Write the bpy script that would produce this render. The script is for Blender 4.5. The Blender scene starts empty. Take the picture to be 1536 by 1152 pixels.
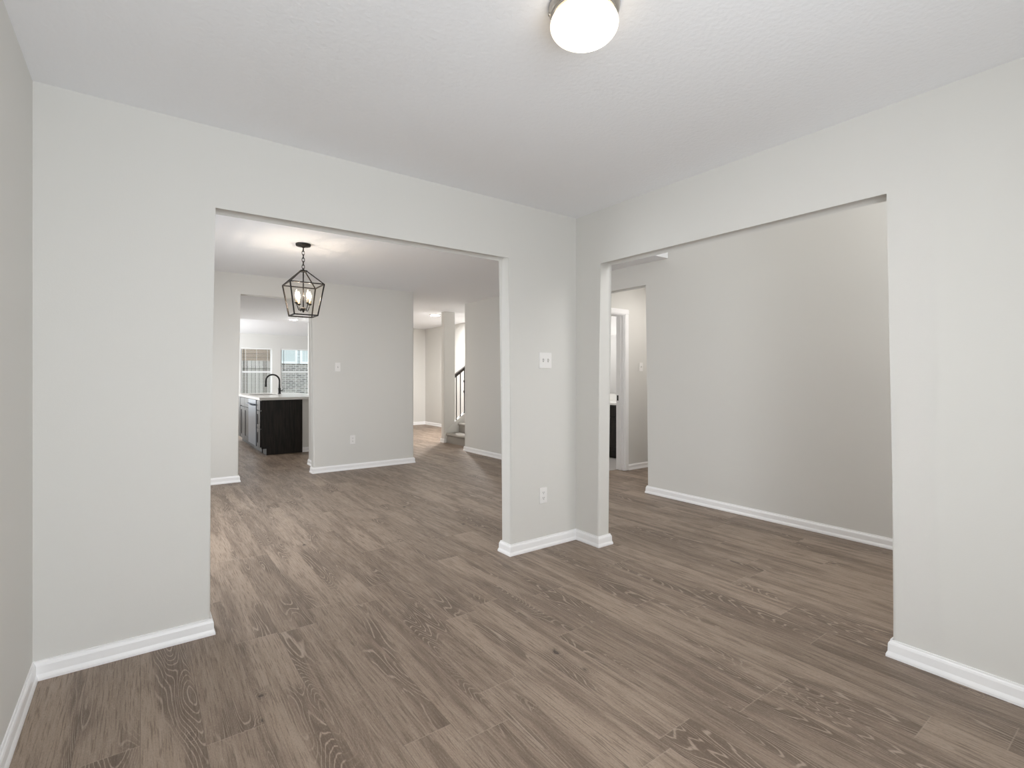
import bpy, bmesh, math, random
from mathutils import Vector, Matrix
random.seed(7)
SC = bpy.context.scene
COL = SC.collection
PI = math.pi

# ------------------------------------------------------------------ camera
cam = bpy.data.objects.new('camera', bpy.data.cameras.new('camera'))
COL.objects.link(cam)
cam.location = (0, 0, 1.24)
cam.rotation_euler = (PI/2, 0, -math.atan2(0.5930, 0.8052))
cam.data.sensor_width = 36
cam.data.lens = 36*757/1536
cam.data.shift_y = -12/1536
cam.data.clip_start = 0.02
SC.camera = cam

# ------------------------------------------------------------------ world, lights, exposure
SC.view_settings.view_transform = 'Standard'
SC.view_settings.look = 'None'
SC.view_settings.exposure = 0.34
SC.view_settings.gamma = 1
SC.cycles.max_bounces = 12
SC.cycles.diffuse_bounces = 8
SC.cycles.transparent_max_bounces = 24
SC.cycles.caustics_reflective = False
SC.cycles.caustics_refractive = False
SC.cycles.sample_clamp_indirect = 6
SC.cycles.use_denoising = True

W = bpy.data.worlds.new('world'); SC.world = W
W.use_nodes = True
bg = W.node_tree.nodes['Background']
bg.inputs[0].default_value = (0.86, 0.93, 1.0, 1)
bg.inputs[1].default_value = 1.8

def area(name, loc, direction, sx, sy, power, color=(1, 1, 1)):
    l = bpy.data.lights.new(name, 'AREA')
    l.shape = 'RECTANGLE'; l.size = sx; l.size_y = sy
    l.energy = power; l.color = color
    o = bpy.data.objects.new(name, l); COL.objects.link(o)
    o.location = loc
    o.rotation_euler = Vector(direction).to_track_quat('-Z', 'Y').to_euler()
    return o
DAY = (0.955, 0.985, 1.0)
area('daylight_front_window', (0.55, -0.47, 1.25), (0, 1, 0), 1.45, 1.7, 23.5, DAY)
area('daylight_foyer_window', (3.62, -0.40, 3.0), (-0.45, 1, -0.45), 1.3, 1.3, 25, (1.0, 0.965, 0.93))
area('dining_fill_light', (-0.36, 4.6, 1.35), (1, 0, -0.85), 1.7, 1.4, 32, DAY)  # unseen area light added to brighten the dining room; no window known here
area('living_fill_light', (-0.36, 14.8, 1.4), (1, 0, 0), 4.2, 1.7, 150, DAY)  # added fill from the unseen side wall, brightens the living room
area('kitchen_fill_light', (0.5, 9.0, 2.43), (0, 0, -1), 0.3, 0.3, 16, (1, 0.98, 0.96))  # added out of view to lift the kitchen ceiling; no fixture known
area('vestibule_lamp', (5.25, 3.64, 2.42), (0, 0, -1), 0.3, 0.25, 6.8, (1.0, 0.95, 0.90))
area('stair_hall_fill_light', (5.15, 9.10, 2.43), (0, 0, -1), 0.12, 0.12, 68, (1, 0.98, 0.96))  # unseen fill added behind the pilaster to brighten the stair hall
area('powder_room_lamp', (5.35, 5.6, 2.40), (0, 0, -1), 0.5, 0.5, 13, (1, 0.98, 0.95))

# ------------------------------------------------------------------ materials
def mat(name, color=(0.8, 0.8, 0.8), rough=0.5, metal=0.0, spec=0.5, emit=None, estr=0.0, bump=None):
    m = bpy.data.materials.new(name); m.use_nodes = True
    nt = m.node_tree; b = nt.nodes['Principled BSDF']
    b.inputs['Base Color'].default_value = (*color, 1)
    b.inputs['Roughness'].default_value = rough
    b.inputs['Metallic'].default_value = metal
    b.inputs['Specular IOR Level'].default_value = spec
    if emit:
        b.inputs['Emission Color'].default_value = (*emit, 1)
        b.inputs['Emission Strength'].default_value = estr
    if bump:
        sc_, st, det = bump
        tc = nt.nodes.new('ShaderNodeTexCoord')
        n = nt.nodes.new('ShaderNodeTexNoise'); n.inputs['Scale'].default_value = sc_; n.inputs['Detail'].default_value = det
        bp = nt.nodes.new('ShaderNodeBump'); bp.inputs['Strength'].default_value = st; bp.inputs['Distance'].default_value = 0.002
        nt.links.new(tc.outputs['Object'], n.inputs['Vector'])
        nt.links.new(n.outputs[0], bp.inputs['Height'])
        nt.links.new(bp.outputs[0], b.inputs['Normal'])
    return m

class NG:
    """tiny helper for building node graphs"""
    def __init__(s, m): s.nt = m.node_tree; s.L = s.nt.links
    def n(s, t, **kw):
        o = s.nt.nodes.new(t)
        for k, v in kw.items(): setattr(o, k, v)
        return o
    def setin(s, sock, v):
        if hasattr(v, 'links') or isinstance(v, bpy.types.NodeSocket): s.L.new(v, sock)
        else: sock.default_value = v
    def math(s, op, a, b=0.0, c=0.0, clamp=False):
        o = s.n('ShaderNodeMath', operation=op); o.use_clamp = clamp
        s.setin(o.inputs[0], a); s.setin(o.inputs[1], b); s.setin(o.inputs[2], c)
        return o.outputs[0]
    def comb(s, x, y, z=0.0):
        o = s.n('ShaderNodeCombineXYZ')
        s.setin(o.inputs[0], x); s.setin(o.inputs[1], y); s.setin(o.inputs[2], z)
        return o.outputs[0]
    def noise(s, vec, scale, detail=2.0, rough=0.5, dist=0.0):
        o = s.n('ShaderNodeTexNoise'); s.L.new(vec, o.inputs['Vector'])
        o.inputs['Scale'].default_value = scale; o.inputs['Detail'].default_value = detail
        o.inputs['Roughness'].default_value = rough; o.inputs['Distortion'].default_value = dist
        return o.outputs[0]
    def white(s, x, y=0.0, dims='2D'):
        o = s.n('ShaderNodeTexWhiteNoise', noise_dimensions='3D')
        s.L.new(s.comb(x, y, 3.7), o.inputs['Vector'])
        return o.outputs['Value']
    def smooth(s, v, a, b, lo=0.0, hi=1.0):
        o = s.n('ShaderNodeMapRange', interpolation_type='SMOOTHSTEP')
        s.setin(o.inputs[0], v)
        for i, q in enumerate((a, b, lo, hi)): s.setin(o.inputs[1+i], q)
        return o.outputs[0]
    def mix(s, f, a, b, mode='MIX'):
        o = s.n('ShaderNodeMix', data_type='RGBA', blend_type=mode)
        s.setin(o.inputs[0], f)
        for k, v in ((6, a), (7, b)):
            if isinstance(v, tuple): o.inputs[k].default_value = (*v, 1)
            else: s.L.new(v, o.inputs[k])
        return o.outputs[2]

def floor_material():
    m = mat('wood_plank_vinyl', rough=0.42, spec=0.35)
    g = NG(m); b = m.node_tree.nodes['Principled BSDF']
    tc = g.n('ShaderNodeTexCoord'); sp = g.n('ShaderNodeSeparateXYZ'); g.L.new(tc.outputs['Object'], sp.inputs[0])
    x, y = sp.outputs[0], sp.outputs[1]
    PW, PL = 0.178, 1.22
    xr = g.math('DIVIDE', x, PW); row = g.math('FLOOR', xr); u = g.math('FRACT', xr)
    off = g.white(row)
    yr = g.math('ADD', g.math('DIVIDE', y, PL), off); cl = g.math('FLOOR', yr); v = g.math('FRACT', yr)
    rnd = g.white(row, cl); rnd2 = g.white(g.math('ADD', row, 31.3), cl); rnd3 = g.white(g.math('ADD', row, 77.7), cl)
    ox = g.math('MULTIPLY', rnd, 40.0); oy = g.math('MULTIPLY', rnd2, 60.0)
    px = g.math('ADD', x, ox); py = g.math('ADD', y, oy)
    # distances in metres inside a plank
    # cathedral grain: contour lines of a long soft noise
    c1 = g.noise(g.comb(g.math('MULTIPLY', px, 7.0), g.math('MULTIPLY', py, 0.80)), 1.0, 1.4, 0.42, 0.25)
    wob = g.noise(g.comb(g.math('MULTIPLY', px, 34.0), g.math('MULTIPLY', py, 5.0)), 1.0, 2.0, 0.5)
    ring = g.math('FRACT', g.math('ADD', g.math('MULTIPLY', c1, 40.0), g.math('MULTIPLY', wob, 0.8)))
    rl = g.math('ABSOLUTE', g.math('SUBTRACT', ring, 0.5))
    line = g.smooth(rl, 0.03, 0.17, 1.0, 0.0)
    dline = g.smooth(rl, 0.5, 0.30, 1.0, 0.0)
    # figured patches where the rings show
    pm = g.noise(g.comb(g.math('MULTIPLY', px, 6.5), g.math('MULTIPLY', py, 1.3), 9.0), 1.0, 2.0, 0.5)
    patch = g.smooth(pm, 0.49, 0.63)
    # dark long streaks
    st = g.noise(g.comb(g.math('MULTIPLY', px, 15.0), g.math('MULTIPLY', py, 0.95), 4.0), 1.0, 3.0, 0.55, 0.2)
    streak = g.smooth(st, 0.46, 0.66)
    # fine pores
    fn = g.noise(g.comb(g.math('MULTIPLY', px, 170.0), g.math('MULTIPLY', py, 7.0), 2.0), 1.0, 3.0, 0.65)
    fn2 = g.noise(g.comb(g.math('MULTIPLY', px, 60.0), g.math('MULTIPLY', py, 2.2), 6.0), 1.0, 3.0, 0.6)
    # knots
    vo = g.n('ShaderNodeTexVoronoi', feature='F1'); vo.inputs['Scale'].default_value = 1.0
    wv = g.noise(g.comb(g.math('MULTIPLY', px, 22.0), g.math('MULTIPLY', py, 22.0), 1.0), 1.0, 2.0)
    g.L.new(g.comb(g.math('ADD', g.math('MULTIPLY', px, 5.6), g.math('MULTIPLY', wv, 0.22)), g.math('ADD', g.math('MULTIPLY', py, 3.9), g.math('MULTIPLY', wv, 0.30))), vo.inputs['Vector'])
    sep = g.n('ShaderNodeSeparateColor'); g.L.new(vo.outputs['Color'], sep.inputs[0])
    has = g.math('GREATER_THAN', sep.outputs[0], 0.66)
    kd = vo.outputs['Distance']
    knot = g.math('MULTIPLY', g.smooth(kd, 0.035, 0.10, 1.0, 0.0), has)
    halo = g.math('MULTIPLY', g.smooth(kd, 0.06, 0.34, 1.0, 0.0), has)
    kr = g.math('MULTIPLY', g.math('MULTIPLY', g.smooth(g.math('ABSOLUTE', g.math('SUBTRACT', g.math('FRACT', g.math('MULTIPLY', kd, 21.0)), 0.5)), 0.05, 0.22, 1.0, 0.0), halo), 0.5)
    # compose
    base = g.mix(g.smooth(rnd3, 0.0, 1.0), (0.228, 0.176, 0.137), (0.345, 0.274, 0.219))
    c = g.mix(g.math('MULTIPLY', g.smooth(fn2, 0.35, 0.7), 0.55), base, (0.365, 0.297, 0.243))
    c = g.mix(g.math('MULTIPLY', streak, 0.64), c, (0.120, 0.086, 0.064))
    c = g.mix(g.math('MULTIPLY', patch, 0.70), c, (0.112, 0.080, 0.060))
    c = g.mix(g.math('MULTIPLY', halo, 0.45), c, (0.105, 0.074, 0.055))
    lm = g.math('MULTIPLY', line, g.math('ADD', g.math('MULTIPLY', patch, 0.55), g.math('ADD', 0.13, g.math('MULTIPLY', halo, 0.25))), clamp=True)
    c = g.mix(lm, c, (0.46, 0.385, 0.320))
    sk = g.noise(g.comb(g.math('MULTIPLY', px, 420.0), g.math('MULTIPLY', py, 95.0), 8.0), 1.0, 2.0, 0.6)
    c = g.mix(g.math('MULTIPLY', g.smooth(sk, 0.52, 0.70), 0.34), c, (0.125, 0.092, 0.070))
    c = g.mix(g.math('MULTIPLY', g.smooth(sk, 0.46, 0.30), 0.28), c, (0.47, 0.40, 0.34))
    c = g.mix(g.math('MULTIPLY', g.smooth(fn, 0.50, 0.66), 0.60), c, (0.120, 0.088, 0.067))
    c = g.mix(g.math('MULTIPLY', g.smooth(fn, 0.46, 0.26), 0.30), c, (0.44, 0.37, 0.31))
    c = g.mix(kr, c, (0.40, 0.325, 0.26))
    c = g.mix(g.math('MULTIPLY', knot, 0.8), c, (0.040, 0.028, 0.022))
    # seams
    du = g.math('MULTIPLY', g.math('MINIMUM', u, g.math('SUBTRACT', 1.0, u)), PW)
    dv = g.math('MULTIPLY', g.math('MINIMUM', v, g.math('SUBTRACT', 1.0, v)), PL)
    c = g.mix(g.smooth(du, 0.0006, 0.0022, 0.40, 0.0), c, (0.10, 0.075, 0.058))
    c = g.mix(g.smooth(dv, 0.0008, 0.0030, 0.38, 0.0), c, (0.43, 0.36, 0.30))
    c = g.mix(1.0, c, (0.955, 0.925, 0.895), 'MULTIPLY')
    g.L.new(c, b.inputs['Base Color'])
    rg = g.smooth(fn, 0.3, 0.7, 0.40, 0.52); g.L.new(rg, b.inputs['Roughness'])
    bp = g.n('ShaderNodeBump'); bp.inputs['Strength'].default_value = 0.12; bp.inputs['Distance'].default_value = 0.001
    g.L.new(g.math('SUBTRACT', fn, g.smooth(du, 0.0, 0.0025, 1.0, 0.0)), bp.inputs['Height']); g.L.new(bp.outputs[0], b.inputs['Normal'])
    return m

def espresso_material():
    m = mat('espresso_wood', rough=0.38, spec=0.3)
    g = NG(m); b = m.node_tree.nodes['Principled BSDF']
    tc = g.n('ShaderNodeTexCoord'); sp = g.n('ShaderNodeSeparateXYZ'); g.L.new(tc.outputs['Object'], sp.inputs[0])
    h = g.math('ADD', sp.outputs[0], sp.outputs[1])
    f = g.noise(g.comb(g.math('MULTIPLY', h, 45.0), g.math('MULTIPLY', sp.outputs[2], 3.0)), 1.0, 3.0, 0.6, 0.4)
    c = g.mix(g.smooth(f, 0.35, 0.7), (0.0085, 0.0072, 0.0065), (0.028, 0.022, 0.018))
    g.L.new(c, b.inputs['Base Color'])
    return m

def brick_material():
    m = mat('grey_brick', rough=0.9)
    g = NG(m); b = m.node_tree.nodes['Principled BSDF']
    tc = g.n('ShaderNodeTexCoord'); sp = g.n('ShaderNodeSeparateXYZ'); g.L.new(tc.outputs['Object'], sp.inputs[0])
    br = g.n('ShaderNodeTexBrick'); g.L.new(g.comb(sp.outputs[0], sp.outputs[2]), br.inputs['Vector'])
    br.inputs['Scale'].default_value = 1.0
    br.inputs['Brick Width'].default_value = 0.215; br.inputs['Row Height'].default_value = 0.077; br.inputs['Mortar Size'].default_value = 0.012
    br.inputs['Color1'].default_value = (0.13, 0.12, 0.115, 1); br.inputs['Color2'].default_value = (0.42, 0.37, 0.345, 1)
    br.inputs['Mortar'].default_value = (0.60, 0.58, 0.56, 1)
    g.L.new(br.outputs[0], b.inputs['Base Color'])
    return m

def stripe_material(name, c1, c2, axis, period, gap, rough=0.8):
    m = mat(name, rough=rough)
    g = NG(m); b = m.node_tree.nodes['Principled BSDF']
    tc = g.n('ShaderNodeTexCoord'); sp = g.n('ShaderNodeSeparateXYZ'); g.L.new(tc.outputs['Object'], sp.inputs[0])
    q = g.math('DIVIDE', sp.outputs[axis], period)
    r = g.white(g.math('FLOOR', q))
    c = g.mix(r, c1, c2)
    c = g.mix(g.math('LESS_THAN', g.math('FRACT', q), gap), c, tuple(k*0.35 for k in c1))
    g.L.new(c, b.inputs['Base Color'])
    return m

def carpet_material():
    m = mat('grey_carpet', rough=1.0, spec=0.1)
    g = NG(m); b = m.node_tree.nodes['Principled BSDF']
    tc = g.n('ShaderNodeTexCoord')
    f = g.noise(tc.outputs['Object'], 190, 3, 0.7)
    g.L.new(g.mix(g.smooth(f, 0.3, 0.7), (0.25, 0.235, 0.215), (0.50, 0.475, 0.44)), b.inputs['Base Color'])
    bp = g.n('ShaderNodeBump'); bp.inputs['Strength'].default_value = 0.6; bp.inputs['Distance'].default_value = 0.006
    g.L.new(f, bp.inputs['Height']); g.L.new(bp.outputs[0], b.inputs['Normal'])
    return m

def glass_material(name, tint=(1, 1, 1), gloss=0.08):
    m = bpy.data.materials.new(name); m.use_nodes = True; nt = m.node_tree; nt.nodes.clear()
    o = nt.nodes.new('ShaderNodeOutputMaterial'); mx = nt.nodes.new('ShaderNodeMixShader')
    t = nt.nodes.new('ShaderNodeBsdfTransparent'); t.inputs[0].default_value = (*tint, 1)
    gl = nt.nodes.new('ShaderNodeBsdfGlossy'); gl.inputs['Roughness'].default_value = 0.02
    mx.inputs[0].default_value = gloss
    nt.links.new(t.outputs[0], mx.inputs[1]); nt.links.new(gl.outputs[0], mx.inputs[2]); nt.links.new(mx.outputs[0], o.inputs[0])
    return m

M = {}
M['wall'] = mat('greige_paint', (0.715, 0.708, 0.683), 0.72, spec=0.25, bump=(160, 0.10, 2))
M['white_wall'] = mat('white_paint', (0.84, 0.83, 0.82), 0.6, spec=0.3)
M['ceiling'] = mat('ceiling_paint', (0.895, 0.905, 0.93), 0.85, spec=0.15, bump=(55, 1.0, 3))
M['trim'] = mat('white_trim_paint', (0.93, 0.93, 0.94), 0.35, spec=0.4)
M['floor'] = floor_material()
M['tile'] = mat('pale_tile', (0.50, 0.47, 0.45), 0.35)
M['plastic'] = mat('white_plastic', (0.86, 0.85, 0.84), 0.35)
M['slot'] = mat('dark_slot', (0.05, 0.05, 0.05), 0.6)
M['slot_grey'] = mat('grey_slot', (0.42, 0.41, 0.40), 0.6)
M['black'] = mat('black_metal', (0.018, 0.016, 0.015), 0.42, metal=0.4)
M['matte_black'] = mat('matte_black', (0.012, 0.012, 0.012), 0.35)
M['nickel'] = mat('brushed_nickel', (0.50, 0.47, 0.43), 0.30, metal=1.0)
M['espresso'] = espresso_material()
M['steel'] = mat('stainless_steel', (0.115, 0.138, 0.172), 0.34, metal=0.85)
M['quartz'] = mat('white_quartz', (0.86, 0.85, 0.83), 0.18, bump=(30, 0.02, 2))
M['sleeve'] = mat('candle_sleeve', (0.75, 0.60, 0.40), 0.5)
M['bulb'] = mat('lit_flame_bulb', (1, 0.9, 0.75), 0.3, emit=(1.0, 0.84, 0.66), estr=4300)
M['opal'] = mat('lit_opal_glass', (0.9, 0.88, 0.85), 0.22, emit=(1.0, 0.93, 0.82), estr=1.0)
g = NG(M['opal']); b = M['opal'].node_tree.nodes['Principled BSDF']; tc = g.n('ShaderNodeTexCoord'); vl = g.n('ShaderNodeVectorMath', operation='DISTANCE')
g.L.new(tc.outputs['Object'], vl.inputs[0]); vl.inputs[1].default_value = (0.01, -0.01, -0.080)   # the bulb inside the shade
k = g.smooth(vl.outputs['Value'], 0.045, 0.098, 1.0, 0.0)
g.L.new(g.mix(k, (1.0, 0.82, 0.59), (1.0, 0.97, 0.90)), b.inputs['Emission Color'])
g.L.new(g.math('ADD', 1.70, g.math('MULTIPLY', g.math('POWER', k, 2.2), 145.0)), b.inputs['Emission Strength'])
M['flame_glass'] = glass_material('lit_bulb_glass', (1, 0.97, 0.93), 0.0)
_nt = M['flame_glass'].node_tree; _ad = _nt.nodes.new('ShaderNodeAddShader'); _em = _nt.nodes.new('ShaderNodeEmission')
_em.inputs[0].default_value = (1.0, 0.85, 0.66, 1); _em.inputs[1].default_value = 2.2
_out = [n for n in _nt.nodes if n.type == 'OUTPUT_MATERIAL'][0]; _src = _out.inputs[0].links[0].from_socket
_nt.links.new(_src, _ad.inputs[0]); _nt.links.new(_em.outputs[0], _ad.inputs[1]); _nt.links.new(_ad.outputs[0], _out.inputs[0])
M['led'] = mat('lit_led_lens', (1, 1, 1), 0.3, emit=(1.0, 0.97, 0.93), estr=110)
M['pane'] = glass_material('clear_glass', (0.97, 0.985, 0.98), 0.05)
M['lantern_glass'] = glass_material('lantern_glass', (1.0, 0.983, 0.960), 0.0)
M['mirror'] = mat('mirror_glass', (0.9, 0.9, 0.9), 0.02, metal=1.0)
M['carpet'] = carpet_material()
M['rail'] = mat('dark_stained_rail', (0.022, 0.014, 0.010), 0.35)
M['blind'] = mat('white_blind', (0.86, 0.86, 0.85), 0.45)
M['brick'] = brick_material()
M['fence'] = stripe_material('weathered_fence', (0.27, 0.235, 0.21), (0.56, 0.52, 0.49), 0, 0.14, 0.12)
M['tan_siding'] = stripe_material('tan_siding', (0.36, 0.27, 0.195), (0.40, 0.30, 0.22), 2, 0.16, 0.08)
M['pale_siding'] = stripe_material('pale_siding', (0.66, 0.71, 0.72), (0.68, 0.73, 0.74), 2, 0.15, 0.07)
M['dark_glass'] = mat('dark_window_glass', (0.60, 0.66, 0.66), 0.3)
M['grass'] = mat('lawn', (0.12, 0.16, 0.06), 1.0)

# ------------------------------------------------------------------ mesh helpers
def link(name, bm, m, parent=None, smooth=False):
    bmesh.ops.recalc_face_normals(bm, faces=bm.faces)
    me = bpy.data.meshes.new(name); bm.to_mesh(me); bm.free()
    if smooth:
        for p in me.polygons: p.use_smooth = True
    me.materials.append(M[m])
    o = bpy.data.objects.new(name, me); COL.objects.link(o)
    if parent: o.parent = parent
    return o
def tag(o, label=None, cat=None, group=None, kind=None):
    if label: o['label'] = label
    if cat: o['category'] = cat
    if group: o['group'] = group
    if kind: o['kind'] = kind
    return o
def empty(name, loc, label, cat, rz=0, group=None):
    o = bpy.data.objects.new(name, None); COL.objects.link(o)
    o.location = loc; o.rotation_euler = (0, 0, rz); o.empty_display_size = 0.05
    return tag(o, label, cat, group)
def copy_tree(o, parent=None):
    c = o.copy(); COL.objects.link(c)
    if parent: c.parent = parent
    for ch in list(o.children): copy_tree(ch, c)
    return c
def box(bm, x0, x1, y0, y1, z0, z1, bevel=0.0, seg=2):
    r = bmesh.ops.create_cube(bm, size=1.0)
    for v in r['verts']:
        v.co = Vector(((x0+x1)/2 + v.co.x*(x1-x0), (y0+y1)/2 + v.co.y*(y1-y0), (z0+z1)/2 + v.co.z*(z1-z0)))
    if bevel:
        es = list({e for v in r['verts'] for e in v.link_edges})
        bmesh.ops.bevel(bm, geom=es, offset=bevel, segments=seg, profile=0.5, affect='EDGES')
def bxo(name, dims, m, parent=None, bevel=0.0):
    bm = bmesh.new(); box(bm, *dims, bevel=bevel); return link(name, bm, m, parent)
def tube(bm, pts, r, n=8, caps=True, closed=False):
    pts = [Vector(p) for p in pts]; rings = []
    N = len(pts)
    up = None
    for i, p in enumerate(pts):
        if closed: d = pts[(i+1) % N] - pts[i-1]
        else: d = pts[min(i+1, N-1)] - pts[max(i-1, 0)]
        d.normalize()
        if up is None:
            up = Vector((0, 0, 1)) if abs(d.z) < 0.9 else Vector((1, 0, 0))
        a = (up - d*up.dot(d)).normalized(); up = a; b = d.cross(a)
        rr = r[i] if isinstance(r, (list, tuple)) else r
        rings.append([bm.verts.new(p + a*rr*math.cos(2*PI*k/n) + b*rr*math.sin(2*PI*k/n)) for k in range(n)])
    for i in range(N if closed else N-1):
        A, B = rings[i], rings[(i+1) % N]
        for k in range(n): bm.faces.new((A[k], A[(k+1) % n], B[(k+1) % n], B[k]))
    if caps and not closed:
        bm.faces.new(rings[0]); bm.faces.new(rings[-1])
def bar(bm, p, q, w, h=None):
    """square bar between two points"""
    p, q = Vector(p), Vector(q); h = h or w
    d = (q-p).normalized()
    up = Vector((0, 0, 1)) if abs(d.z) < 0.95 else Vector((1, 0, 0))
    a = d.cross(up).normalized(); b = a.cross(d)
    vs = [[bm.verts.new(c + a*sx*w/2 + b*sy*h/2) for sx, sy in ((-1, -1), (1, -1), (1, 1), (-1, 1))] for c in (p, q)]
    for k in range(4): bm.faces.new((vs[0][k], vs[0][(k+1) % 4], vs[1][(k+1) % 4], vs[1][k]))
    bm.faces.new(vs[0]); bm.faces.new(vs[1])
def lathe(bm, prof, cx=0, cy=0, n=32):
    rings = []
    for r, z in prof:
        if r < 1e-6: rings.append([bm.verts.new((cx, cy, z))])
        else: rings.append([bm.verts.new((cx+r*math.cos(2*PI*k/n), cy+r*math.sin(2*PI*k/n), z)) for k in range(n)])
    for A, B in zip(rings, rings[1:]):
        for k in range(n):
            a0, a1 = A[k % len(A)], A[(k+1) % len(A)]; b0, b1 = B[k % len(B)], B[(k+1) % len(B)]
            f = [a0, a1, b1, b0]; u = []
            for v in f:
                if v not in u: u.append(v)
            if len(u) >= 3: bm.faces.new(u)
def prism(bm, pts, axis, c0, c1):
    """polygon in the plane perpendicular to axis; pts are (a, z), or (x, y) for axis z"""
    def P(a, z, c): return (a, c, z) if axis == 'y' else ((c, a, z) if axis == 'x' else (a, z, c))
    A = [bm.verts.new(P(a, z, c0)) for a, z in pts]; B = [bm.verts.new(P(a, z, c1)) for a, z in pts]
    bm.faces.new(A); bm.faces.new(B)
    for i in range(len(pts)):
        j = (i+1) % len(pts); bm.faces.new((A[i], A[j], B[j], B[i]))
    return A, B
def wall(name, pts, axis, c0, c1, round_segs=(), r=0.02, m='wall', kind='structure'):
    """painted wall; round_segs lists the outline segments whose two long edges are bullnosed"""
    bm = bmesh.new(); A, B = prism(bm, pts, axis, c0, c1)
    es = []
    for i in round_segs:
        j = (i+1) % len(pts)
        for S in (A, B): es.append(bm.edges.get((S[i], S[j])))
    if es: bmesh.ops.bevel(bm, geom=es, offset=r, segments=5, profile=0.5, affect='EDGES')
    o = link(name, bm, m); tag(o, kind=kind); return o
def grid_wall(name, axis, c0, c1, a0, a1, z0, z1, holes, m='wall'):
    As = sorted({a0, a1, *[h[0] for h in holes], *[h[1] for h in holes]}); Zs = sorted({z0, z1, *[h[2] for h in holes], *[h[3] for h in holes]})
    bm = bmesh.new()
    for p, q in zip(As, As[1:]):
        for s, t in zip(Zs, Zs[1:]):
            if any(h[0] <= p and q <= h[1] and h[2] <= s and t <= h[3] for h in holes): continue
            if axis == 'y': box(bm, p, q, c0, c1, s, t)
            else: box(bm, c0, c1, p, q, s, t)
    bmesh.ops.remove_doubles(bm, verts=bm.verts, dist=1e-5)
    o = link(name, bm, m); tag(o, kind='structure'); return o

H = 2.44
# ------------------------------------------------------------------ setting: floor, ceilings, walls
def slab(name, x0, x1, y0, y1, z0, z1, m):
    return tag(bxo(name, (x0, x1, y0, y1, z0, z1), m), kind='structure')
slab('floor', -0.47, 6.4, -0.57, 17.65, -0.1, 0.0, 'floor')
slab('floor_powder', 4.45, 6.23, 4.56, 6.5, 0.0, 0.004, 'tile')
slab('ceiling', -0.47, 2.674, -0.57, 2.864, H, H+0.12, 'ceiling')
slab('ceiling', -0.47, 2.79, 2.864, 11.87, H, H+0.12, 'ceiling')
slab('ceiling', 2.79, 6.4, 3.2, 11.87, H, H+0.12, 'ceiling')
slab('ceiling', -0.47, 6.4, 11.87, 17.65, H+0.12, H+0.24, 'ceiling')
slab('ceiling', 2.674, 4.45, -0.57, 3.32, 3.9, 4.0, 'ceiling')

grid_wall('wall_left', 'x', -0.47, -0.353, -0.45, 17.5, 0, H, [(3.7, 5.5, 0.6, 2.1), (12.6, 17.0, 0.5, 2.3)])
slab('wall_left', -0.47, -0.353, 11.87, 17.5, H, H+0.12, 'wall')
grid_wall('wall_rear', 'y', -0.565, -0.45, -0.47, 2.674, 0, H, [(-0.2, 1.3, 0.35, 2.15)])
grid_wall('wall_rear', 'y', -0.565, -0.45, 2.674, 4.45, 0, 3.9, [(2.9, 4.2, 2.35, 3.65)])
OP = 2.072
wall('wall_front', [(-0.353, 0), (0.272, 0), (0.272, OP), (2.057, OP), (2.057, 0), (2.79, 0), (2.79, H), (-0.353, H)], 'y', 2.808, 2.922, (1, 2, 3, 5))
wall('wall_right', [(-0.45, 0), (0.80, 0), (0.80, OP), (2.573, OP), (2.573, 0), (2.808, 0), (2.808, H), (2.808, 3.9), (-0.45, 3.9)], 'x', 2.674, 2.79, (1, 2, 3))
slab('wall_foyer', 2.674, 2.79, 2.808, 3.32, H+0.12, 3.9, 'wall')
slab('wall_foyer', 2.79, 4.33, 3.2, 3.32, H+0.12, 3.9, 'white_wall')
wall('wall_hall', [(-0.45, 0), (3.46, 0), (3.46, 2.228), (4.40, 2.228), (4.40, 0), (7.21, 0), (7.21, H), (3.32, H), (3.32, 3.9), (-0.45, 3.9)], 'x', 4.33, 4.45, (1, 2, 3, 5))
wall('wall_dining', [(-0.353, 0), (0.926, 0), (0.926, 2.223), (1.770, 2.223), (1.770, 0), (3.152, 0), (3.152, H), (-0.353, H)], 'y', 6.65, 6.765, (1, 2, 3, 5))
wall('wall_pantry', [(6.765, 0), (7.40, 0), (7.40, H), (6.765, H)], 'x', 1.90, 2.015, (1,))
slab('wall_pantry', 2.015, 3.037, 7.285, 7.40, 0, H, 'wall')
slab('wall_kitchen', 3.037, 3.152, 6.765, 11.75, 0, H, 'wall')
slab('wall_stairhall', 3.037, 6.005, 11.75, 11.87, 0, H, 'wall')
slab('wall_stairhall', 5.89, 6.005, 7.21, 11.75, 0, H, 'wall')
slab('wall_stair_near', 4.45, 6.005, 7.095, 7.21, 0, H, 'wall')
wall('wall_newel', [(4.545, 0), (4.775, 0), (4.775, H), (4.545, H)], 'y', 8.30, 8.415, (3,))
# vestibule and powder room
wall('wall_vestibule', [(4.45, 0), (4.47, 0), (4.47, 2.045), (5.10, 2.045), (5.10, 0), (6.23, 0), (6.23, H), (4.45, H)], 'y', 4.445, 4.56)
slab('wall_vestibule', 6.23, 6.345, 3.34, 7.095, 0, H, 'white_wall')
slab('wall_vestibule', 4.45, 6.23, 3.34, 3.46, 0, H, 'wall')
slab('wall_powder', 4.45, 6.23, 6.5, 6.615, 0, H, 'white_wall')
slab('wall_powder', 4.452, 6.228, 4.5605, 4.566, 2.08, 2.44, 'white_wall')
# living room
slab('wall_living', 6.285, 6.4, 11.87, 17.5, 0, H+0.12, 'wall')
WIN = [(2.49, 3.39), (3.64, 4.54)]
WZ0, WZ1 = 0.61, 2.125
grid_wall('wall_far', 'y', 17.5, 17.62, -0.47, 6.4, 0, H+0.12, [(a, b, WZ0, WZ1) for a, b in WIN])

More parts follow.
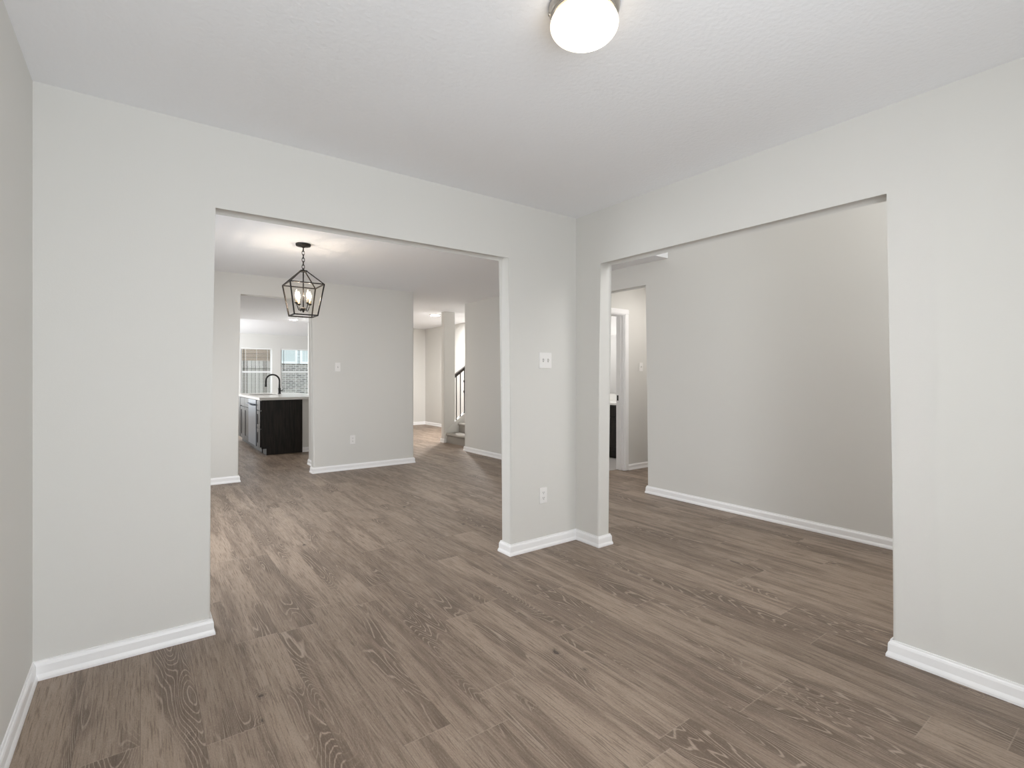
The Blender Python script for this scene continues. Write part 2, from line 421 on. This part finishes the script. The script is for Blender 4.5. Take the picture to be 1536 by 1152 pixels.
# ------------------------------------------------------------------ baseboards
PROF = [(0, 0.0005), (0.0185, 0.0005), (0.0185, 0.010), (0.0165, 0.017), (0.0125, 0.026), (0.0118, 0.058), (0.0090, 0.066), (0.0055, 0.070), (0.0050, 0.077), (0, 0.077)]
def baseboard(name, pts, closed=False):
    """skirting that follows a wall; the room lies to the right of the path"""
    bm = bmesh.new(); N = len(pts); rings = []
    def nrm(p, q):
        dx, dy = q[0]-p[0], q[1]-p[1]; l = math.hypot(dx, dy); return (dy/l, -dx/l)
    for i, p in enumerate(pts):
        ns = []
        if i > 0 or closed: ns.append(nrm(pts[i-1], p))
        if i < N-1 or closed: ns.append(nrm(p, pts[(i+1) % N]))
        if len(ns) == 2:
            k = 1 + ns[0][0]*ns[1][0] + ns[0][1]*ns[1][1]
            n = ((ns[0][0]+ns[1][0])/k, (ns[0][1]+ns[1][1])/k)
        else: n = ns[0]
        rings.append([bm.verts.new((p[0]+n[0]*d, p[1]+n[1]*d, z)) for d, z in PROF])
    for i in range(N if closed else N-1):
        A, B = rings[i], rings[(i+1) % N]
        for k in range(len(PROF)): bm.faces.new((A[k], A[(k+1) % len(PROF)], B[(k+1) % len(PROF)], B[k]))
    if not closed: bm.faces.new(rings[0]); bm.faces.new(rings[-1])
    return tag(link(name, bm, 'trim'), kind='structure')
baseboard('baseboard_left', [(-0.353, -0.45), (-0.353, 2.808), (0.272, 2.808), (0.272, 2.922), (-0.353, 2.922), (-0.353, 6.65), (0.926, 6.65), (0.926, 6.765), (-0.353, 6.765)])
baseboard('baseboard_corner', [(2.057, 2.922), (2.057, 2.808), (2.674, 2.808), (2.674, 2.573), (2.79, 2.573), (2.79, 2.922)], True)
baseboard('baseboard_right', [(2.79, -0.45), (2.79, 0.80), (2.674, 0.80), (2.674, -0.45)])
baseboard('baseboard_hall', [(4.45, 3.46), (4.33, 3.46), (4.33, -0.45)])
baseboard('baseboard_stair', [(4.45, 7.21), (4.33, 7.21), (4.33, 4.40), (4.45, 4.40)])
baseboard('baseboard_vestibule', [(5.165, 4.445), (6.23, 4.445), (6.23, 3.46), (4.45, 3.46)])
baseboard('baseboard_dining', [(1.90, 7.40), (1.90, 6.765), (1.77, 6.765), (1.77, 6.65), (3.152, 6.65), (3.152, 11.75), (5.89, 11.75), (5.89, 8.42)])
baseboard('baseboard_pantry', [(2.015, 7.40), (1.90, 7.40)])
baseboard('baseboard_newel', [(4.775, 8.415), (4.545, 8.415), (4.545, 8.30), (4.578, 8.30)])

# ------------------------------------------------------------------ powder room door frame (no leaf in view)
dr = bpy.data.objects.new('door_1', None); COL.objects.link(dr); dr.location = (5.10, 4.445, 0); tag(dr, kind='structure')
def dpart(name, dims, m='trim', bevel=0.0, label=None):
    x0, x1, y0, y1, z0, z1 = dims
    o = bxo(name, (x0-5.10, x1-5.10, y0-4.445, y1-4.445, z0, z1), m, dr, bevel)
    if label: o['label'] = label
    return o
for y0, y1 in ((4.427, 4.445), (4.56, 4.578)):
    bm = bmesh.new()
    for a, b_, q in ((5.090, 5.165, 0), (5.102, 5.152, 1)):
        yy = (y0 - (0.006 if y0 < 4.5 else -0.0)*q, y1 + (0.006 if y0 > 4.5 else 0)*q)
        box(bm, a-5.10, b_-5.10, yy[0]-4.445, yy[1]-4.445, 0.004, 2.045, 0.003)
    link('casing', bm, 'trim', dr)
    bm = bmesh.new()
    for a, b_, q in ((2.035, 2.110, 0), (2.047, 2.097, 1)):
        yy = (y0 - (0.006 if y0 < 4.5 else 0)*q, y1 + (0.006 if y0 > 4.5 else 0)*q)
        box(bm, 4.4505-5.10, 5.165-5.10, yy[0]-4.445, yy[1]-4.445, a, b_, 0.003)
    link('head_casing', bm, 'trim', dr)
dpart('jamb', (5.082, 5.10, 4.445, 4.56, 0.004, 2.045))
dpart('jamb', (4.47, 4.488, 4.445, 4.56, 0.004, 2.045))
dpart('head_jamb', (4.488, 5.082, 4.445, 4.56, 2.027, 2.045))
dpart('door_stop', (5.070, 5.082, 4.485, 4.52, 0.004, 2.027))
dpart('strike_plate', (5.0795, 5.083, 4.528, 4.556, 0.915, 0.985), 'matte_black', 0, 'black metal strike plate')

# ------------------------------------------------------------------ wall plates
def plate(name, loc, rz, gangs, what, label, cat):
    """local frame: plate lies in xz, faces -y"""
    t = empty(name, loc, label, cat, rz)
    w = 0.070 + 0.046*(gangs-1); h = 0.115
    bm = bmesh.new(); box(bm, -w/2, w/2, -0.006, 0.0, -h/2, h/2, 0.0025)
    link('cover_plate', bm, 'plastic', t)
    for k in range(gangs):
        cx = (k-(gangs-1)/2)*0.046
        if what == 'switch':
            bm = bmesh.new(); box(bm, cx-0.0055, cx+0.0055, -0.0068, -0.0055, -0.0125, 0.0125); link('toggle_slot', bm, 'slot_grey', t)['label'] = 'grey slot around the toggle'
            bm = bmesh.new(); prism(bm, [(-0.006, -0.008), (-0.006, 0.009), (-0.019, 0.012), (-0.019, 0.004)], 'x', cx-0.004, cx+0.004); link('toggle', bm, 'plastic', t)
        else:
            for s in (-1, 1):
                bm = bmesh.new()
                pts = [(cx+0.017*math.cos(a), s*0.0195+max(-0.0135, min(0.0135, 0.017*math.sin(a)))) for a in [2*PI*q/24 for q in range(24)]]
                prism(bm, pts, 'y', -0.0085, -0.005)
                rc = link('socket', bm, 'plastic', t)
                bm = bmesh.new()
                for dx, hh in ((-0.0065, 0.0085), (0.0065, 0.007)): box(bm, cx+dx-0.0013, cx+dx+0.0013, -0.0090, -0.0080, s*0.0195+0.001-hh/2+0.002, s*0.0195+0.001+hh/2+0.002)
                lathe_pts = [(cx+0.0026*math.cos(a), s*0.0195-0.0075+0.0026*math.sin(a)) for a in [2*PI*q/10 for q in range(10)]]
                prism(bm, lathe_pts, 'y', -0.0090, -0.0080)
                link('pin_slot', bm, 'slot', rc)['label'] = 'dark pin slots'
    for k in range(gangs):
        cx = (k-(gangs-1)/2)*0.046
        for zz in ((-0.03, 0.03) if what == 'switch' else (0.0,)):
            bm = bmesh.new(); prism(bm, [(cx+0.0028*math.cos(a), zz+0.0028*math.sin(a)) for a in [2*PI*q/10 for q in range(10)]], 'y', -0.0072, -0.0055); link('screw', bm, 'plastic', t)
    return t
plate('light_switch', (2.367, 2.808, 1.353), 0, 2, 'switch', 'white double toggle light switch on the narrow wall between the two openings', 'light switch')
plate('power_outlet', (2.347, 2.808, 0.377), 0, 1, 'outlet', 'white wall outlet low on the narrow wall below the double switch', 'outlet')
plate('power_outlet', (4.33, 1.145, 0.385), -PI/2, 1, 'outlet', 'white wall outlet on the shaded hall wall through the right opening', 'outlet')
plate('light_switch', (2.074, 6.65, 1.357), 0, 1, 'switch', 'small white single switch on the far dining wall beside the hanging lantern', 'light switch')
plate('power_outlet', (2.27, 6.65, 0.395), 0, 1, 'outlet', 'small white outlet low on the far dining wall under the single switch', 'outlet')
plate('light_switch', (5.43, 4.445, 1.362), 0, 1, 'switch', 'white switch on the vestibule wall just right of the white door frame', 'light switch')

# ------------------------------------------------------------------ ceiling lamp of this room
t = empty('ceiling_light', (1.160, 1.180, H), 'round flush ceiling light with glowing opal glass and nickel pan', 'ceiling light')
bm = bmesh.new(); lathe(bm, [(0, 0), (0.112, 0), (0.115, -0.005), (0.113, -0.018), (0.107, -0.028), (0.098, -0.031), (0, -0.031)], n=64)
link('pan', bm, 'nickel', t, True)
bm = bmesh.new(); prof = [(0.092, -0.030)]
for k in range(0, 25):
    a = 0.62 - k/24*(0.62+PI/2)
    prof.append((0.110*math.cos(a) if k < 24 else 0, -0.062 + 0.055*math.sin(a)))
lathe(bm, prof, n=64); g_ = link('glass_shade', bm, 'opal', t, True)
bm = bmesh.new(); tube(bm, [(0.100*math.cos(2*PI*k/48), 0.100*math.sin(2*PI*k/48), -0.031) for k in range(48)], 0.005, 8, closed=True)
link('retaining_ring', bm, 'nickel', t, True)
for k in range(3):
    bm = bmesh.new(); a = 2.45 + k*2*PI/3
    lathe(bm, [(0, 0.006), (0.005, 0.004), (0.006, 0), (0.005, -0.004), (0, -0.006)], 0.112*math.cos(a), 0.112*math.sin(a), 10)
    for v in bm.verts: v.co.z -= 0.022
    link('thumb_screw', bm, 'nickel', t, True)

# ------------------------------------------------------------------ lantern
LX, LY = 1.193, 4.82
t = empty('pendant_lantern', (LX, LY, H), 'black cage lantern with four lit candle bulbs hanging on a chain', 'pendant light')
bm = bmesh.new(); lathe(bm, [(0, 0), (0.064, 0), (0.066, -0.006), (0.062, -0.020), (0.020, -0.026), (0.008, -0.036), (0, -0.036)], n=40); link('canopy', bm, 'black', t, True)
ztop, zring, zbot = -0.245, -0.372, -0.652
for k in range(7):
    bm = bmesh.new(); zc = -0.050 - k*0.0315
    pts = []
    for q in range(20):
        a = 2*PI*q/20; dx = 0.0115*math.cos(a); dz = 0.021*math.sin(a)
        pts.append((dx if k % 2 else 0, 0 if k % 2 else dx, zc+dz))
    tube(bm, pts, 0.0028, 6, closed=True); link('chain_link', bm, 'black', t, True)
bm = bmesh.new(); box(bm, -0.030, 0.030, -0.030, 0.030, ztop-0.010, ztop+0.004, 0.003); lathe(bm, [(0, ztop+0.022), (0.007, ztop+0.018), (0.012, ztop+0.004), (0, ztop+0.004)], n=16); link('top_plate', bm, 'black', t)
RT, RB, bw = 0.145, 0.100, 0.0105
ct = [(-RT, -RT, zring), (RT, -RT, zring), (RT, RT, zring), (-RT, RT, zring)]
cb = [(-RB, -RB, zbot), (RB, -RB, zbot), (RB, RB, zbot), (-RB, RB, zbot)]
tp = [(sx*0.024, sy*0.024, ztop-0.003) for sx, sy in ((-1, -1), (1, -1), (1, 1), (-1, 1))]
for k in range(4):
    j = (k+1) % 4
    bm = bmesh.new(); bar(bm, tp[k], ct[k], bw*0.8); link('roof_bar', bm, 'black', t)
    bm = bmesh.new(); bar(bm, ct[k], ct[j], bw*0.9); link('upper_rail', bm, 'black', t)
    bm = bmesh.new(); bar(bm, ct[k], cb[k], bw); link('corner_bar', bm, 'black', t)
    bm = bmesh.new(); bar(bm, cb[k], cb[j], bw); link('lower_rail', bm, 'black', t)
    bm = bmesh.new(); vs = [bm.verts.new(Vector(p)*1.0) for p in (ct[k], ct[j], cb[j], cb[k])]; f = bm.faces.new(vs)
    bmesh.ops.solidify(bm, geom=[f], thickness=0.002); link('glass_pane', bm, 'lantern_glass', t)
bm = bmesh.new(); tube(bm, [(0, 0, ztop-0.008), (0, 0, -0.585)], 0.0055, 10); link('stem', bm, 'black', t, True)
bm = bmesh.new(); lathe(bm, [(0.006, -0.575), (0.020, -0.582), (0.026, -0.592), (0.018, -0.603), (0.008, -0.608), (0.009, -0.614), (0.004, -0.622), (0, -0.624)], n=20); link('hub', bm, 'black', t, True)
for k in range(4):
    a = PI/4*0 + k*PI/2 + 0.35; ca, sa = math.cos(a), math.sin(a)
    pts = []
    for q in range(13):
        s_ = q/12; r = 0.016 + 0.052*s_ ; z = -0.592 - 0.014*math.sin(s_*PI*0.9) + 0.050*max(0, s_-0.55)/0.45
        pts.append((ca*r, sa*r, z))
    bm = bmesh.new(); tube(bm, pts, 0.0042, 8); arm = link('arm', bm, 'black', t, True)
    cx, cy = ca*0.068, sa*0.068; z0 = pts[-1][2]
    bm = bmesh.new(); lathe(bm, [(0, z0-0.006), (0.006, z0-0.004), (0.019, z0+0.004), (0.019, z0+0.007), (0.008, z0+0.006), (0, z0+0.006)], cx, cy, 16); link('drip_cup', bm, 'black', arm, True)
    bm = bmesh.new(); lathe(bm, [(0, z0+0.006), (0.0095, z0+0.006), (0.0095, z0+0.044), (0.006, z0+0.046), (0, z0+0.046)], cx, cy, 14); link('candle_sleeve', bm, 'sleeve', arm, True)
    bm = bmesh.new(); zb = z0+0.046
    lathe(bm, [(0, zb), (0.007, zb), (0.010, zb+0.010), (0.0145, zb+0.026), (0.0125, zb+0.044), (0.007, zb+0.060), (0.0025, zb+0.074), (0, zb+0.080)], cx, cy, 14); bl = link('bulb', bm, 'flame_glass', arm, True); bl['label'] = 'lit flame-shaped bulb with a glowing filament'; fz = zb
    bm = bmesh.new(); lathe(bm, [(0, fz+0.022), (0.0026, fz+0.0232), (0.0030, fz+0.025), (0.0026, fz+0.0268), (0, fz+0.028)], cx, cy, 10); bl.data.materials.append(M['bulb'])
    off_ = len(bl.data.polygons); mm = bpy.data.meshes.new('t'); bm.to_mesh(mm); bm.free()
    b2 = bmesh.new(); b2.from_mesh(bl.data); b2.from_mesh(mm); b2.faces.ensure_lookup_table()
    for f_ in b2.faces[off_:]: f_.material_index = 1
    b2.to_mesh(bl.data); b2.free()

# ------------------------------------------------------------------ disc lights far away
def disc(x, y, z, r, label):
    t = empty('disc_light', (x, y, z), label, 'ceiling light')
    bm = bmesh.new(); lathe(bm, [(0, 0), (r, 0), (r, -0.006), (r*0.94, -0.014), (r*0.84, -0.016), (r*0.84, -0.010), (0, -0.010)], n=40); link('trim_ring', bm, 'trim', t, True)
    bm = bmesh.new(); lathe(bm, [(r*0.83, -0.011), (r*0.80, -0.019), (r*0.5, -0.024), (0, -0.025)], n=40); link('lens', bm, 'led', t, True)
    return t
disc(4.64, 8.84, H, 0.105, 'round white disc light glowing on the hall ceiling beside the stairs')
disc(2.59, 11.27, H, 0.095, 'round white disc light glowing on the kitchen ceiling beneath the lantern')

# ------------------------------------------------------------------ kitchen island
IX0, IX1, IY0, IY1, CZ = 1.52, 2.125, 8.64, 10.98, 0.862
knee = bxo('wall_knee', (2.125, 2.245, 8.66, IY1, 0, CZ), 'wall'); tag(knee, kind='structure')
baseboard('baseboard_knee', [(2.125, 8.66), (2.245, 8.66), (2.245, IY1)])
def shaker(bm, y0, y1, z0, z1, fx, panel=True):
    """front in plane x = fx, facing -x, 19 mm proud"""
    box(bm, fx-0.012, fx, y0, y1, z0, z1)
    if panel:
        w = 0.055
        for a, b_, c, d in ((y0, y1, z0, z0+w), (y0, y1, z1-w, z1), (y0, y0+w, z0+w, z1-w), (y1-w, y1, z0+w, z1-w)):
            box(bm, fx-0.020, fx-0.012, a, b_, c, d, 0.002)
    else: box(bm, fx-0.020, fx-0.012, y0, y1, z0, z1, 0.003)
def carcass(t, y0, y1, toe=True, ox=0, oy=0, x0=IX0, x1=IX1, top=CZ):
    bm = bmesh.new(); box(bm, x0-ox, x1-ox, y0-oy, y1-oy, 0.10 if toe else 0.0, top); link('body', bm, 'espresso', t)
    bm = bmesh.new(); box(bm, x0+0.07-ox, x1-ox, y0-oy, y1-oy, 0.0, 0.10); link('toe_kick', bm, 'espresso', t)
# drawer unit with finished end panel
oy = 8.64
t = empty('drawer_cabinet', (IX0, oy, 0), 'espresso drawer cabinet at the near end of the kitchen island', 'cabinet')
carcass(t, 8.66, 8.95, ox=IX0, oy=oy)
bm = bmesh.new(); prism(bm, [(0.0, 0.10), (0.0, CZ), (0.605, CZ), (0.605, 0.0), (0.07, 0.0), (0.07, 0.10)], 'y', 0.0, 0.02); link('end_panel', bm, 'espresso', t)
for z0, z1 in ((0.70, 0.85), (0.415, 0.69), (0.125, 0.405)):
    bm = bmesh.new(); shaker(bm, 0.015, 0.305, z0, z1, 0.0, z1-z0 > 0.2); link('drawer', bm, 'espresso', t)
# dishwasher
t = empty('dishwasher', (IX0, 8.955, 0), 'stainless dishwasher built into the side of the island', 'dishwasher')
bm = bmesh.new(); box(bm, 0.0, 0.57, 0.002, 0.693, 0.10, CZ-0.002); link('tub', bm, 'matte_black', t)
bm = bmesh.new(); box(bm, -0.028, -0.001, 0.003, 0.692, 0.115, 0.855, 0.004); link('door', bm, 'steel', t)
bm = bmesh.new(); tube(bm, [(-0.028, 0.05, 0.775), (-0.066, 0.05, 0.775), (-0.066, 0.640, 0.775), (-0.028, 0.640, 0.775)], 0.010, 10); link('handle', bm, 'steel', t, True)
bm = bmesh.new(); box(bm, 0.06, 0.57, 0.002, 0.693, 0.0, 0.10); link('kick_plate', bm, 'matte_black', t)
# sink cabinet
t = empty('sink_cabinet', (IX0, 9.655, 0), 'espresso sink cabinet with paired doors at the far end of the island', 'cabinet')
oy = 9.655
carcass(t, 9.655, 10.555, ox=IX0, oy=oy, top=0.64)
for a in (0.012, 0.454):
    bm = bmesh.new(); shaker(bm, a, a+0.434, 0.125, 0.685, 0.0); link('door', bm, 'espresso', t)
    bm = bmesh.new(); shaker(bm, a, a+0.434, 0.70, 0.85, 0.0, False); link('false_drawer_front', bm, 'espresso', t)
bm = bmesh.new(); box(bm, 0.0, 0.03, 0, 0.9, 0.64, CZ); link('apron_rail', bm, 'espresso', t)
t = empty('end_cabinet', (IX0, 10.56, 0), 'narrow espresso cabinet closing the far end of the island behind the sink', 'cabinet')
carcass(t, 10.56, 10.975, ox=IX0, oy=10.56)
bm = bmesh.new(); shaker(bm, 0.012, 0.40, 0.125, 0.85, 0.0); link('door', bm, 'espresso', t)
# countertop with sink cut-out
SX0, SX1, SY0, SY1 = 1.60, 2.02, 9.74, 10.48
bm = bmesh.new()
cx0, cx1, cy0, cy1 = 1.485, 2.56, 8.605, 11.01
for a, b_, c, d in ((cx0, SX0, cy0, cy1), (SX1, cx1, cy0, cy1), (SX0, SX1, cy0, SY0), (SX0, SX1, SY1, cy1)): box(bm, a, b_, c, d, CZ, 0.902)
bmesh.ops.remove_doubles(bm, verts=bm.verts, dist=1e-5)
tag(link('countertop', bm, 'quartz'), 'long white quartz countertop lying across the dark island', 'countertop')
bm = bmesh.new(); zb = 0.67
box(bm, SX0, SX1, SY0, SY1, zb, zb+0.01); box(bm, SX0+0.0, SX0+0.012, SY0, SY1, zb, 0.862); box(bm, SX1-0.012, SX1, SY0, SY1, zb, 0.862); box(bm, SX0, SX1, SY0, SY0+0.012, zb, 0.862); box(bm, SX0, SX1, SY1-0.012, SY1, zb, 0.862)
sk = link('kitchen_sink', bm, 'matte_black'); tag(sk, 'dark undermount sink sunk into the white island countertop', 'sink')
bm = bmesh.new(); lathe(bm, [(0, 0.684), (0.04, 0.684), (0.045, 0.6805), (0, 0.6805)], 1.81, 10.11, 20); link('drain', bm, 'black', sk, True)
t = empty('kitchen_faucet', (2.13, 10.35, 0.902), 'black gooseneck faucet rising behind the sink on the island', 'faucet')
bm = bmesh.new(); lathe(bm, [(0, 0), (0.030, 0), (0.030, 0.008), (0.024, 0.014), (0.022, 0.085), (0.026, 0.092), (0.018, 0.112), (0, 0.112)], n=20); link('faucet_body', bm, 'matte_black', t, True)
pts = [(0, 0, 0.10), (0, 0, 0.20)]
for k in range(0, 19):
    a = PI*k/18; pts.append((-0.118 + 0.118*math.cos(a), 0, 0.245 + 0.118*math.sin(a)))
pts.append((-0.238, 0, 0.20))
bm = bmesh.new(); tube(bm, pts, 0.0155, 12); link('spout', bm, 'matte_black', t, True)
bm = bmesh.new(); lathe(bm, [(0, 0.208), (0.014, 0.206), (0.0165, 0.19), (0.021, 0.145), (0.019, 0.138), (0, 0.138)], -0.238, 0, 16); link('spray_head', bm, 'matte_black', t, True)
bm = bmesh.new(); tube(bm, [(0.018, -0.004, 0.058), (0.045, -0.02, 0.064), (0.065, -0.03, 0.095)], [0.009, 0.007, 0.005], 10); link('lever', bm, 'matte_black', t, True)

# ------------------------------------------------------------------ living room windows with blinds
for i, (a, b_) in enumerate(WIN):
    w = bpy.data.objects.new('window_%d' % (i+1), None); COL.objects.link(w); w.location = (a, 17.5, 0); tag(w, kind='structure')
    wd = b_-a
    bm = bmesh.new()
    for x0, x1, z0, z1 in ((0, 0.04, WZ0, WZ1), (wd-0.04, wd, WZ0, WZ1), (0.04, wd-0.04, WZ0, WZ0+0.04), (0.04, wd-0.04, WZ1-0.04, WZ1), (0.04, wd-0.04, 1.345, 1.39)): box(bm, x0, x1, 0.045, 0.10, z0, z1)
    link('window_frame', bm, 'trim', w)
    bm = bmesh.new()
    box(bm, 0.04, wd-0.04, 0.07, 0.075, WZ0+0.04, 1.345); link('glass_pane', bm, 'pane', w)
    bm = bmesh.new(); box(bm, 0.04, wd-0.04, 0.07, 0.075, 1.39, WZ1-0.04); link('glass_pane', bm, 'pane', w)
    bm = bmesh.new(); box(bm, -0.04, wd+0.04, -0.045, 0.045, WZ0-0.03, WZ0, 0.004); link('window_sill', bm, 'trim', w)
    t = empty('window_blind', (a, 17.5, WZ1), ['white slat blind in the left living room window behind the faucet', 'white slat blind in the right living room window by the passage wall'][i], 'blind')
    bm = bmesh.new(); box(bm, 0.004, wd-0.004, 0.0, 0.04, -0.045, -0.002, 0.003); link('headrail', bm, 'blind', t)
    bm = bmesh.new()
    z = -0.07
    while z > -(WZ1-WZ0)+0.07:
        box(bm, 0.006, wd-0.006, 0.002, 0.040, z, z+0.004); z -= 0.046
    link('slats', bm, 'blind', t)
    bm = bmesh.new(); box(bm, 0.006, wd-0.006, 0.004, 0.038, -(WZ1-WZ0)+0.012, -(WZ1-WZ0)+0.03, 0.003); link('bottom_rail', bm, 'blind', t)
    for cx in (0.14, wd/2, wd-0.14):
        bm = bmesh.new(); box(bm, cx-0.004, cx+0.004, 0.0, 0.0012, -(WZ1-WZ0)+0.02, -0.045); link('ladder_tape', bm, 'blind', t)
    bm = bmesh.new(); tube(bm, [(0.085, -0.006, -0.05), (0.085, -0.008, -0.72)], 0.006, 8); link('tilt_wand', bm, 'slot', t, True)

# ------------------------------------------------------------------ outdoors behind the windows
slab('ground', -20, 40, 17.62, 60, -0.35, -0.25, 'grass')
bm = bmesh.new(); box(bm, 0.0, 4.40, 22.0, 22.04, -0.25, 1.84); fn = link('wooden_fence', bm, 'fence'); tag(fn, 'weathered grey board fence seen through the left window', 'fence')
bm = bmesh.new(); box(bm, 0.0, 4.40, 21.95, 22.0, 1.55, 1.64); link('fence_rail', bm, 'fence', fn)
h1 = empty('neighbor_house', (1.0, 23.0, -0.25), 'tan sided house rising above the fence in the left window', 'house')
bm = bmesh.new(); box(bm, -6, 3.42, 0, 6, 0, 4.6); link('wall', bm, 'tan_siding', h1)
bm = bmesh.new(); prism(bm, [(-0.5, 4.6), (6.5, 4.6), (3, 6.6)], 'x', -6.3, 3.42); link('roof', bm, 'slot', h1)
h2 = empty('neighbor_house', (7.4, 22.3, -0.25), 'grey brick house with pale siding and white window frames in the right window', 'house')
bm = bmesh.new(); box(bm, -2.9, 6, 0, 7, 0, 2.02); link('brick_wall', bm, 'brick', h2)
bm = bmesh.new(); box(bm, -2.88, 6, 0.02, 7, 2.02, 4.4); link('siding_wall', bm, 'pale_siding', h2)
bm = bmesh.new(); prism(bm, [(-0.5, 4.4), (7.5, 4.4), (3.5, 6.6)], 'x', -2.9, 6.3); link('roof', bm, 'slot', h2)
for a in (-2.86, -2.02, 0.2, 1.04):
    bm = bmesh.new()
    for x0, x1, z0, z1 in ((a, a+0.09, 2.0, 3.3), (a+0.64, a+0.73, 2.0, 3.3), (a+0.09, a+0.64, 2.0, 2.09), (a+0.09, a+0.64, 3.21, 3.3)): box(bm, x0, x1, -0.05, 0.01, z0, z1)
    wf = link('window', bm, 'trim', h2); wf['label'] = 'white window frame'
    bm = bmesh.new(); box(bm, a+0.09, a+0.64, -0.02, 0.0, 2.09, 3.21); link('pane', bm, 'dark_glass', wf)

# ------------------------------------------------------------------ stairs
t = empty('staircase', (4.60, 7.75, 0), 'grey carpeted staircase climbing to the right behind the hall wall', 'staircase')
RUN, RISE = 0.255, 0.178
for k in range(5):
    x0 = k*RUN; z1 = (k+1)*RISE
    x1 = (k+1)*RUN + 0.0 if k < 4 else 5.885-4.60
    pts = [(x0, 0.0), (x0, z1-0.050), (x0-0.022, z1-0.042), (x0-0.030, z1-0.026), (x0-0.026, z1-0.010), (x0-0.012, z1), (x1, z1), (x1, 0.0)]
    bm = bmesh.new(); prism(bm, pts, 'y', 7.215-7.75, 8.282-7.75); link('step', bm, 'carpet', t)
sl = 0.72
bm = bmesh.new(); prism(bm, [(-0.02, 0.0), (-0.02, 0.235), (0.06, 0.30), (1.270, 0.30+sl*1.21), (1.270, 0.0)], 'y', 8.283-7.75, 8.300-7.75); link('skirt_board', bm, 'wall', t)  # white trim in shade; darker wall paint puts that shade into its colour
zk = lambda x: 0.345 + (x-4.775)*sl
bm = bmesh.new(); prism(bm, [(4.775, 0), (4.775, zk(4.775)-0.02), (5.889, zk(5.889)-0.02), (5.889, 0)], 'y', 8.302, 8.412); tag(link('wall_stringer', bm, 'wall'), kind='structure')
t = empty('stair_railing', (4.775, 8.357, 0), 'dark stair handrail on thin black balusters beside the carpeted stairs', 'railing')
q = lambda x: zk(4.775+x)
bm = bmesh.new(); prism(bm, [(0.0, q(0)-0.019), (0.0, q(0)+0.006), (1.114, q(1.114)+0.006), (1.114, q(1.114)-0.019)], 'y', -0.054, 0.067); link('bottom_cap', bm, 'trim', t)['label'] = 'white cap board under the balusters'
hz = 0.875
bm = bmesh.new(); prism(bm, [(0.0, q(0)+hz-0.03), (0.0, q(0)+hz+0.03), (1.114, q(1.114)+hz+0.03), (1.114, q(1.114)+hz-0.03)], 'y', -0.03, 0.03); link('handrail', bm, 'rail', t)
for k in range(12):
    x = 0.066 + 0.088*k
    bm = bmesh.new(); bar(bm, (x, 0, q(x)+0.004), (x, 0, q(x)+hz-0.02), 0.0135)
    if k % 3 == 2:
        for zc in (0.42, 0.62): lathe(bm, [(0, q(x)+zc-0.03), (0.010, q(x)+zc-0.028), (0.026, q(x)+zc), (0.010, q(x)+zc+0.028), (0, q(x)+zc+0.03)], x, 0, 10)
    bl = link('baluster', bm, 'matte_black', t)
    bm = bmesh.new(); lathe(bm, [(0, q(x)-0.010), (0.019, q(x)-0.010), (0.019, q(x)+0.014), (0.010, q(x)+0.034), (0, q(x)+0.034)], x, 0, 8); link('shoe', bm, 'matte_black', bl)

# ------------------------------------------------------------------ powder room
t = empty('bathroom_vanity', (5.70, 4.62, 0.004), 'dark vanity cabinet inside the bright room behind the white door frame', 'vanity')
bm = bmesh.new(); box(bm, 0.0, 0.525, 0.0, 1.41, 0.10, 0.80); link('body', bm, 'espresso', t)
bm = bmesh.new(); box(bm, 0.06, 0.525, 0.0, 1.41, 0.0, 0.10); link('toe_kick', bm, 'espresso', t)
for k, a in enumerate((0.015, 0.365, 0.715, 1.065)):
    bm = bmesh.new(); shaker(bm, a, a+0.33, 0.125, 0.615, 0.0); link('door', bm, 'espresso', t)
    bm = bmesh.new(); shaker(bm, a, a+0.33, 0.635, 0.785, 0.0, False); link('drawer', bm, 'espresso', t)
bm = bmesh.new(); box(bm, 5.675, 6.228, 4.60, 6.05, 0.805, 0.838, 0.004); vt = link('vanity_top', bm, 'quartz'); tag(vt, 'white counter with low backsplash on the dark vanity cabinet', 'countertop')
bm = bmesh.new(); box(bm, 6.205, 6.228, 4.60, 6.05, 0.839, 0.94, 0.003); link('backsplash', bm, 'quartz', vt)
bm = bmesh.new(); box(bm, 6.222, 6.2295, 4.70, 6.02, 0.96, 1.90); tag(link('wall_mirror', bm, 'mirror'), 'frameless mirror on the bright wall above the dark vanity', 'mirror')
